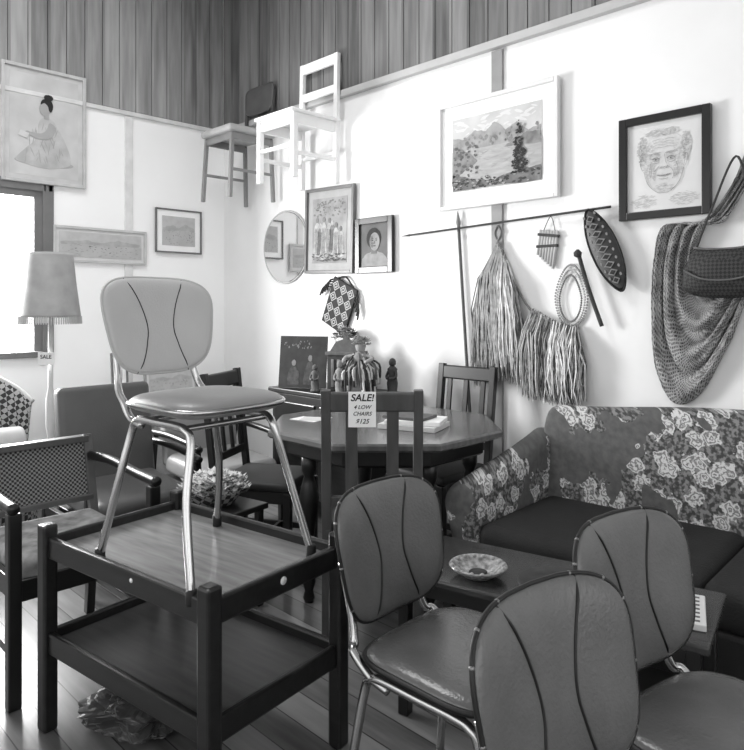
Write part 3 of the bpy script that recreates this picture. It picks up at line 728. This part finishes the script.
def art_dark(e,w,h,d):
    flat(e,'ground',rectp(w,h),d,M('dark_ground',74,.6,var=.35,scale=10))
    skin=M('portrait_skin',136,.7,var=.18,scale=22)
    flat(e,'shoulders',[(-w*.46,-h*.49),(w*.46,-h*.49),(w*.44,-h*.32),(w*.3,-h*.2),(w*.1,-h*.15),(-w*.1,-h*.15),(-w*.3,-h*.2),(-w*.44,-h*.32)],d+.001,skin,j=.002)
    flat(e,'neck',[(-w*.11,-h*.2),(w*.10,-h*.2),(w*.09,0),(-w*.09,0)],d+.002,M('neck_tone',98,.7))
    flat(e,'hair',ell(-.004,h*.16,w*.25,h*.24),d+.003,ink,j=.003)
    flat(e,'face',ell(.006,h*.08,w*.175,h*.21),d+.0042,skin)
    dabs(e,'face_shadow',-.03,-.008,-h*.05,h*.2,26,.004,.008,d+.0053,M('neck_tone',98,.7),lambda x,z:((x-.006)/(w*.16))**2+((z-h*.08)/(h*.19))**2<1)
    for s in (-1,1):
        flat(e,'eye_%d'%s,ell(.006+s*w*.065,h*.11,w*.026,h*.012,12),d+.0066,ink); flat(e,'brow_%d'%s,ell(.006+s*w*.065,h*.15,w*.036,h*.007,12),d+.0066,g60)
    flat(e,'nose',[(-.002,h*.03),(.012,h*.03),(.009,h*.10)],d+.0066,g90)
    flat(e,'mouth',ell(.006,-h*.02,w*.045,h*.013,12),d+.0066,g60)
picture('woman_portrait',(1.77,-.01,1.682),0,.335,.355,.04,blackf,.0,g60,art_dark,0,0,.025)
def catm2(p): return [(v[0],v[1]) for v in catmull([(a,b,0) for a,b in p],4,True)]
def art_girl(e,w,h,d):
    flat(e,'ground',rectp(w,h),d,M('girl_ground',196,.8,var=.14,scale=5))
    rb=M('robe_tone',184,.8,var=.18,scale=9); rs=M('robe_shadow',164,.8,var=.1); sk=M('skin_tone',164,.8,var=.06); hr=M('hair_ink',42,.8)
    flat(e,'floor_shadow',ell(0,-h*.36,.19,.03),d+.0008,M('girl_shadow',165,.8,var=.08))
    flat(e,'robe',catm2([(-.16,-h*.38),(.0,-h*.42),(.15,-h*.37),(.17,-.19),(.13,-.08),(.085,.0),(.045,.055),(-.01,.06),(-.04,.01),(-.05,-.08),(-.12,-.16),(-.18,-.23)]),d+.0018,rb)
    dabs(e,'robe_folds',-.15,.15,-h*.36,.0,50,.003,.035,d+.0028,rs,lambda x,z: abs(x)<.14*(1-(z+h*.38)/.5))
    flat(e,'neck',[(-.006,.05),(.028,.05),(.024,.10),(-.008,.10)],d+.0048,sk)
    flat(e,'face',catm2([(-.03,.09),(-.005,.075),(.025,.09),(.035,.13),(.015,.165),(-.018,.16),(-.034,.13)]),d+.0058,sk)
    flat(e,'hair',catm2([(-.028,.145),(-.02,.175),(.012,.19),(.042,.175),(.052,.14),(.040,.105),(.026,.11),(.018,.14),(-.005,.158)]),d+.0066,hr)
    flat(e,'hair_bun',ell(.022,.198,.030,.020),d+.0074,hr,j=.002)
    flat(e,'sleeve',catm2([(.07,.0),(.04,-.07),(-.03,-.09),(-.10,-.07),(-.10,-.05),(-.03,-.05),(.01,-.02),(.03,.03)]),d+.0058,rs)
    flat(e,'hand',ell(-.11,-.055,.016,.010,14),d+.0062,sk); flat(e,'open_book',[(-.17,-.08),(-.115,-.095),(-.10,-.06),(-.155,-.045)],d+.0070,g205)
picture('girl_painting',(.01,-1.415,2.50),90,.545,.775,.022,lightf,.03,M('girl_mount',196,.8),art_girl,0,0,.03)
def art_sea(e,w,h,d):
    flat(e,'sky',rectp(w,h),d,g180)
    flat(e,'hills',[(-w*.48,0),(w*.48,0),(w*.48,h*.12),(w*.2,h*.25),(0,h*.1),(-w*.2,h*.2),(-w*.48,h*.1)],d+.001,M('pale_hill',168,.8,var=.15,scale=20),j=.004)
    flat(e,'sea',[(-w/2,-h/2),(w/2,-h/2),(w/2,.0),(-w/2,.0)],d+.0018,M('pale_sea',178,.8,var=.1))
    dabs(e,'foreground_marks',-w*.46,w*.46,-h*.46,h*.06,60,w*.018,h*.02,d+.0026,M('pale_marks',160,.8))
    dabs(e,'dark_marks',-w*.4,w*.4,-h*.3,h*.02,16,w*.012,h*.02,d+.0036,g120)
picture('seascape_picture',(.01,-1.025,1.722),90,.67,.25,.018,lightf,.02,g205,art_sea,0,0,.02)
picture('small_etching',(.01,-.42,1.872),90,.393,.34,.012,greyf,.045,paper,art_sea,0,0,.02)
picture('standing_photo_frame',(.20,-.98,.80),90,.12,.33,.014,greyf,.01,paper,None,-6,0,.018)
picture('leaning_landscape',(.22,-.60,.745),90,.42,.22,.018,g150,.02,g205,art_sea,-8,0,.02)
MR=root('round_mirror',(.837,-.004,1.726),0)
lathe(MR,'glass',[(.262,0),(.262,.006),(.255,.010)],mirrorM,(0,0,0),64,(90,0,0),False)
tube(MR,'bevelled_rim',[(.266*math.cos(R(a)),-.006,.266*math.sin(R(a))) for a in range(0,360,8)],.005,g180,8,True,False)

# ------------------------------------------------------------ chairs hung on the wall
HC=root('white_wooden_chair',(1.275,-.25,2.106),-90)
mt=whitepaint; w=.395
for sg,nm in ((-1,'left'),(1,'right')):
    y=sg*(w/2-.017)
    beam(HC,'back_post_'+nm,(-.185,y,0),(-.185,y,.43),.034,.034,mt); beam(HC,'back_upright_'+nm,(-.185,y,.42),(-.195,y,.875),.03,.034,mt)
    beam(HC,'front_leg_'+nm,(.17,y,0),(.17,y,.41),.036,.036,mt)
    box(HC,'side_rail_'+nm,(0,y,.375),(.34,.02,.07),mt,.003); box(HC,'side_stretcher_'+nm,(0,y,.16),(.34,.018,.026),mt,.003)
box(HC,'seat',(.0,0,.422),(.41,.41,.024),mt,.007)
box(HC,'front_rail',(.17,0,.375),(.02,.345,.07),mt,.003); box(HC,'front_stretcher',(.17,0,.21),(.018,.345,.024),mt,.003); box(HC,'rear_stretcher',(-.185,0,.21),(.018,.345,.024),mt,.003)
box(HC,'top_rail',(-.193,0,.84),(.024,.345,.07),mt,.006); box(HC,'mid_rail',(-.19,0,.64),(.02,.345,.055),mt,.005)
HV=root('vinyl_kitchen_chair',(.57,-.24,2.06),-90)
w=.38; mt=M('pale_grey_legs',128,.4)
for sg,nm in ((-1,'left'),(1,'right')):
    y=sg*(w/2-.015)
    beam(HV,'rear_leg_'+nm,(-.185,y,0),(-.17,y*.95,.46),.026,.026,mt); beam(HV,'back_upright_'+nm,(-.17,y*.95,.45),(-.20,y*.95,.86),.02,.026,greywood)
    beam(HV,'front_leg_'+nm,(.19,y*1.02,0),(.165,y*.95,.46),.026,.026,mt)
    box(HV,'side_rail_'+nm,(0,y*.95,.44),(.34,.018,.05),mt,.003); box(HV,'side_stretcher_'+nm,(0,y,.2),(.36,.016,.02),mt,.003)
box(HV,'front_rail',(.165,0,.44),(.018,.33,.05),mt,.003)
box(HV,'seat_pad',(.005,0,.492),(.40,.39,.055),M('seat_vinyl_hung',170,.5),.022,(0,0,0),5,True)
pad(HV,'back_panel',.36,.22,.03,5,.05,lambda y,z,h:(-.198-.06*z+h+.5*y*y,y,.80+z),M('hung_back',84,.4,var=.2))

# ------------------------------------------------------------ wall artefacts
sp=root('long_spear',(0,0,0)); tube(sp,'shaft',[(2.09,-.040,1.720),(2.75,-.040,1.742),(3.36,-.040,1.762)],.006,g60,8); tube(sp,'tip',[(2.09,-.040,1.720),(2.02,-.040,1.7175)],.006,g90,8,smooth=False,radii=[.008,.001])
sp2=root('carved_spear',(0,0,0)); tube(sp2,'shaft',[(2.445,-.02,1.74),(2.47,-.02,1.4),(2.53,-.02,.62)],.009,g90,8)
tube(sp2,'tip',[(2.445,-.02,1.74),(2.443,-.02,1.77),(2.438,-.02,1.835)],.012,g120,8,smooth=False,radii=[.009,.014,.001])
def grass(anchors,length,n,loc,spread):
    e=root('grass_skirt',loc)
    for gi,mt in ((0,straw),(1,straw2),(2,straw3)):
        parts=[]
        for i in range(n):
            t=random.random(); k=t*(len(anchors)-1); j=min(int(k),len(anchors)-2); f=k-j
            a=Vector(anchors[j]).lerp(Vector(anchors[j+1]),f)
            sp_=length[0]+(length[1]-length[0])*t
            ln=sp_*random.uniform(.82,1.04)
            c1,c2=random.uniform(-.016,.016),random.uniform(-.024,.024)
            dx=(t-.5)*spread+random.uniform(-.025,.025); yy=-.01-random.random()*.07-(.01 if gi==0 else 0)
            p=[a+Vector((0,yy*.3,random.uniform(-.01,.02))),a+Vector((dx*.55+c1,yy,-ln*.22)),a+Vector((dx*.85+c2,yy*1.05,-ln*.5)),a+Vector((dx*.97-c1,yy,-ln*.78)),a+Vector((dx+c2*.8,yy*.9,-ln))]
            rr=random.uniform(.5,1.05)
            parts.append(tubegeo(p,.0035,3,radii=[.003*rr,.0045*rr,.0048*rr,.0038*rr,.0015]))
        V,F=merge(parts); mk(e,'fibres_%d'%(gi+1),V,F,mt)
    tube(e,'waistband',[Vector(a)+Vector((0,-.02,0)) for a in anchors],.010,g120,8)
    return e
grass([(-.025,0,-.03),(0,0,.03),(.02,0,.0),(.04,0,-.05),(.065,0,-.10)],(.72,.61),210,(2.715,-.012,1.60),.19)
grass([(0,0,0),(.09,0,-.045),(.18,0,-.08),(.26,0,-.09)],(.43,.36),180,(2.925,-.012,1.27),.05)
cord=root('hanging_cord',(0,0,0)); tube(cord,'cord',[(2.71,-.02,1.73),(2.69,-.02,1.69),(2.71,-.02,1.65),(2.73,-.02,1.69),(2.71,-.02,1.73)],.004,g120,6)
tube(cord,'skirt_tie',[(2.715,-.03,1.60),(2.80,-.03,1.46),(2.87,-.03,1.34),(2.925,-.03,1.27)],.006,g120,6)
pf=root('pan_pipes',(3.01,-.008,1.61),0,0,8)
for i in range(7): lathe(pf,'pipe_%d'%(i+1),[(.0075,0),(.0075,.13+.010*i)],g180,(-.048+.016*i,-.008,.07-.13-.010*i),12)
box(pf,'binding_1',(-.0,-.008,.045),(.118,.021,.014),g60,.002); box(pf,'binding_2',(-.0,-.008,-.01),(.118,.021,.014),g60,.002,(0,-8,0))
tube(pf,'loop',[(-.03,-.008,.07),(0,-.008,.14),(.035,-.008,.07)],.002,g60,5)
nk=root('shell_necklace',(3.140,-.012,1.345),0)
for j,(rx,rz,mtt) in enumerate(((.088,.155,g150),(.076,.138,g180),(.060,.115,g120))):
    parts=[]
    for k in range(64):
        a=6.283*k/64; c=Vector((rx*math.cos(a)*(1-.25*max(0,math.sin(a))),-.004*j,rz*math.sin(a)-.006*j)); bm=bmesh.new(); bmesh.ops.create_icosphere(bm,subdivisions=1,radius=.006)
        parts.append(([v.co+c for v in bm.verts],[tuple(v.index for v in f.verts) for f in bm.faces])); bm.free()
    V,F=merge(parts); mk(nk,'bead_string_%d'%(j+1),V,F,mtt,True)
flat(nk,'pendant',ell(0,-.165,.04,.020,20),.012,g120,.006)
ck=root('carved_club',(0,0,0)); tube(ck,'shaft',[(3.20,-.045,1.54),(3.25,-.045,1.38),(3.318,-.045,1.20)],.010,g60,10,radii=None)
lathe(ck,'knob',[(.004,0),(.018,.008),(.020,.025),(.006,.04)],g60,(3.195,-.048,1.53),16)
sh=root('carved_shield',(3.335,-.046,1.562)); sh.rotation_euler=(0,R(-24),0)
outl=[]
for k in range(48):
    a=6.2832*k/48; zz=.215*math.sin(a); xx=.068*math.cos(a)*(1-.30*abs(math.sin(a))**3); outl.append((xx,zz))
V=[(0,-.022,0)];F=[]
rings=[.35,.7,.92,1]
for r in rings:
    for xx,zz in outl: V.append((xx*r,-.004-.018*(1-r*r),zz*r))
for k in range(48): F.append((0,1+k,1+(k+1)%48))
for i in range(3):
    for k in range(48): F.append((1+i*48+k,1+i*48+(k+1)%48,1+(i+1)*48+(k+1)%48,1+(i+1)*48+k))
F.append(tuple(1+3*48+k for k in range(48)))
mk(sh,'blade',V,F,M('shield_dark',38,.5,var=.3,scale=20),True)
tube(sh,'rim',[(x_,-.005,z_) for x_,z_ in outl],.005,ink,6,True,False)
for i in range(-4,5):
    z_=i*.040; ww_=.068*math.sqrt(max(0,1-(z_/.215)**2))*.72
    flat(sh,'diamond_outer_%d'%i,[(-ww_*.62,z_),(0,z_-.018),(ww_*.62,z_),(0,z_+.018)],.0245,g120,.003)
    flat(sh,'diamond_inner_%d'%i,[(-ww_*.40,z_),(0,z_-.012),(ww_*.40,z_),(0,z_+.012)],.0262,ink,.002)
    for s in (-1,1): flat(sh,'side_dot_%d_%d'%(i,s),ell(s*ww_*.88,z_+.02,.0055,.008,10),.0165,g120,.004)
# net drape : nested U folds, plus the twisted end it hangs by
outer=catmull([(3.95,1.96,0),(3.88,1.80,0),(3.765,1.66,0),(3.60,1.650,0),(3.555,1.50,0),(3.545,1.25,0),(3.565,1.0,0),(3.655,.86,0),(3.76,.93,0),(3.86,1.12,0),(3.93,1.30,0),(4.02,1.50,0)],8)
inner=catmull([(4.00,1.94,0),(3.95,1.80,0),(3.86,1.66,0),(3.78,1.64,0),(3.745,1.57,0),(3.735,1.52,0),(3.745,1.46,0),(3.77,1.42,0),(3.80,1.41,0),(3.86,1.45,0),(3.93,1.51,0),(4.04,1.60,0)],8)
def drape(name,part,i0,i1):
    nd=root(name,(0,0,0)); V=[];F=[];nc=44;UV=[]
    for i in range(i0,i1):
        tt=i/(len(outer)-1)
        for k in range(nc+1):
            q=k/nc; p=outer[i].lerp(inner[i],q)
            amp=.016*min(1,(outer[i]-inner[i]).length/.15)
            fold=amp*math.sin(q*24+tt*3)+amp*.5*math.sin(q*55+tt*9+1)+.006*mn.noise(Vector((p[0]*30,p[1]*30,0)))
            V.append((p[0],-.034+fold,p[1]+.004*math.sin(q*40+tt*50))); UV.append((tt,q))
    for i in range(i1-i0-1):
        for k in range(nc): F.append((i*(nc+1)+k,i*(nc+1)+k+1,(i+1)*(nc+1)+k+1,(i+1)*(nc+1)+k))
    o=mk(nd,part,V,F,netM,True)
    uvl=o.data.uv_layers.new(name='UVMap')
    for lp in o.data.loops: uvl.data[lp.index].uv=UV[lp.vertex_index]
    q=o.modifiers.new('t','SOLIDIFY'); q.thickness=.003
drape('net_shawl','netting',15,len(outer)); drape('net_shawl_tie','twisted_end',0,16)
# soft woven shoulder bag
bg=root('woven_shoulder_bag',(3.885,-.115,1.455),0)
V=[];F=[];nu=28;nv=14
for j in range(nv+1):
    v=j/nv; z=.085-.20*v
    halfw=.118+.052*math.sin(min(1,v*1.35)*math.pi/2)-(.05*((v-.8)/.2)**2 if v>.8 else 0)
    dep=.012+.036*math.sin(v*math.pi)**.7
    for k in range(nu):
        a=6.2832*k/nu; c_,s_=math.cos(a),math.sin(a)
        x_=halfw*math.copysign(abs(c_)**.7,c_); y_=dep*s_
        zz=z-.012*math.cos(c_*1.5)*v + (-.012*(1-c_*c_) if j==0 else 0)
        wr=.004*math.sin(x_*70+v*6)*(1-v)
        V.append((x_,y_+wr,zz))
for j in range(nv):
    for k in range(nu): F.append((j*nu+k,j*nu+(k+1)%nu,(j+1)*nu+(k+1)%nu,(j+1)*nu+k))
F.append(tuple(range(nu)));F.append(tuple(nv*nu+k for k in range(nu)))
mk(bg,'body',V,F,bagM,True)
tube(bg,'top_hem',[V[k] for k in range(nu)],.006,g90,6,True,False)
tube(bg,'flap_edge',[(-.15,-.040,-.01),(-.08,-.052,-.045),(0,-.054,-.055),(.08,-.052,-.045),(.15,-.040,-.01)],.004,g90,6)
tube(bg,'strap',[(-.112,0,.085),(-.06,.03,.25),(.02,.07,.46),(.08,.03,.27),(.112,0,.085)],.005,g60,8)
# patterned textile bag
tb=root('tapestry_bag',(1.44,-.02,1.295),0,0,24)
box(tb,'cloth',(0,0,0),(.25,.016,.33),ink,.006)
for r_ in range(4):
    for c_ in range(3):
        cx=-.078+.078*c_; cz=-.12+.078*r_
        for q,(k1,mm) in enumerate(((.037,g180),(.028,ink),(.019,g180),(.010,ink))): flat(tb,'diamond_%d_%d_%d'%(r_,c_,q),[(cx-k1,cz),(cx,cz-k1),(cx+k1,cz),(cx,cz+k1)],.0095+.001*q,mm)
for s in (-1,1):
    for k in range(4): tube(tb,'tassel_%d_%d'%(s,k),[(s*.11,-.0,.15-.02*k),(s*(.15+.012*k),-.01,.12-.02*k),(s*(.15+.018*k),-.01,.05-.02*k)],.006,ink,6)
tube(tb,'handle',[(-.09,0,.16),(-.02,0,.20),(.08,0,.16)],.006,ink,6)

# ------------------------------------------------------------ light
W=bpy.data.worlds.new('daylight'); S.world=W; W.use_nodes=True
bg_=W.node_tree.nodes['Background']; bg_.inputs[0].default_value=(1,1,1,1); bg_.inputs[1].default_value=2.0
def area(name,loc,rot,sx,sy,e):
    l=bpy.data.lights.new(name,'AREA'); l.shape='RECTANGLE'; l.size=sx; l.size_y=sy; l.energy=e
    o=bpy.data.objects.new(name,l); o.location=loc; o.rotation_euler=[R(a) for a in rot]; COL.objects.link(o); return o
area('window_daylight',(-.35,-2.08,1.55),(90,0,-90),1.3,1.1,260)
area('added_ceiling_fill',(1.9,-2.0,3.85),(0,0,0),1.4,1.0,50)  # added overhead fill light, no fixture modelled

cam=bpy.data.cameras.new('camera'); cam.sensor_fit='HORIZONTAL'; cam.sensor_width=36; cam.lens=36*680/744; cam.shift_x=-2/744; cam.shift_y=-70/744; cam.clip_start=.05
co=bpy.data.objects.new('camera',cam); co.location=(4.833,-3.087,1.3); co.rotation_euler=(R(90),0,R(45)); COL.objects.link(co); S.camera=co
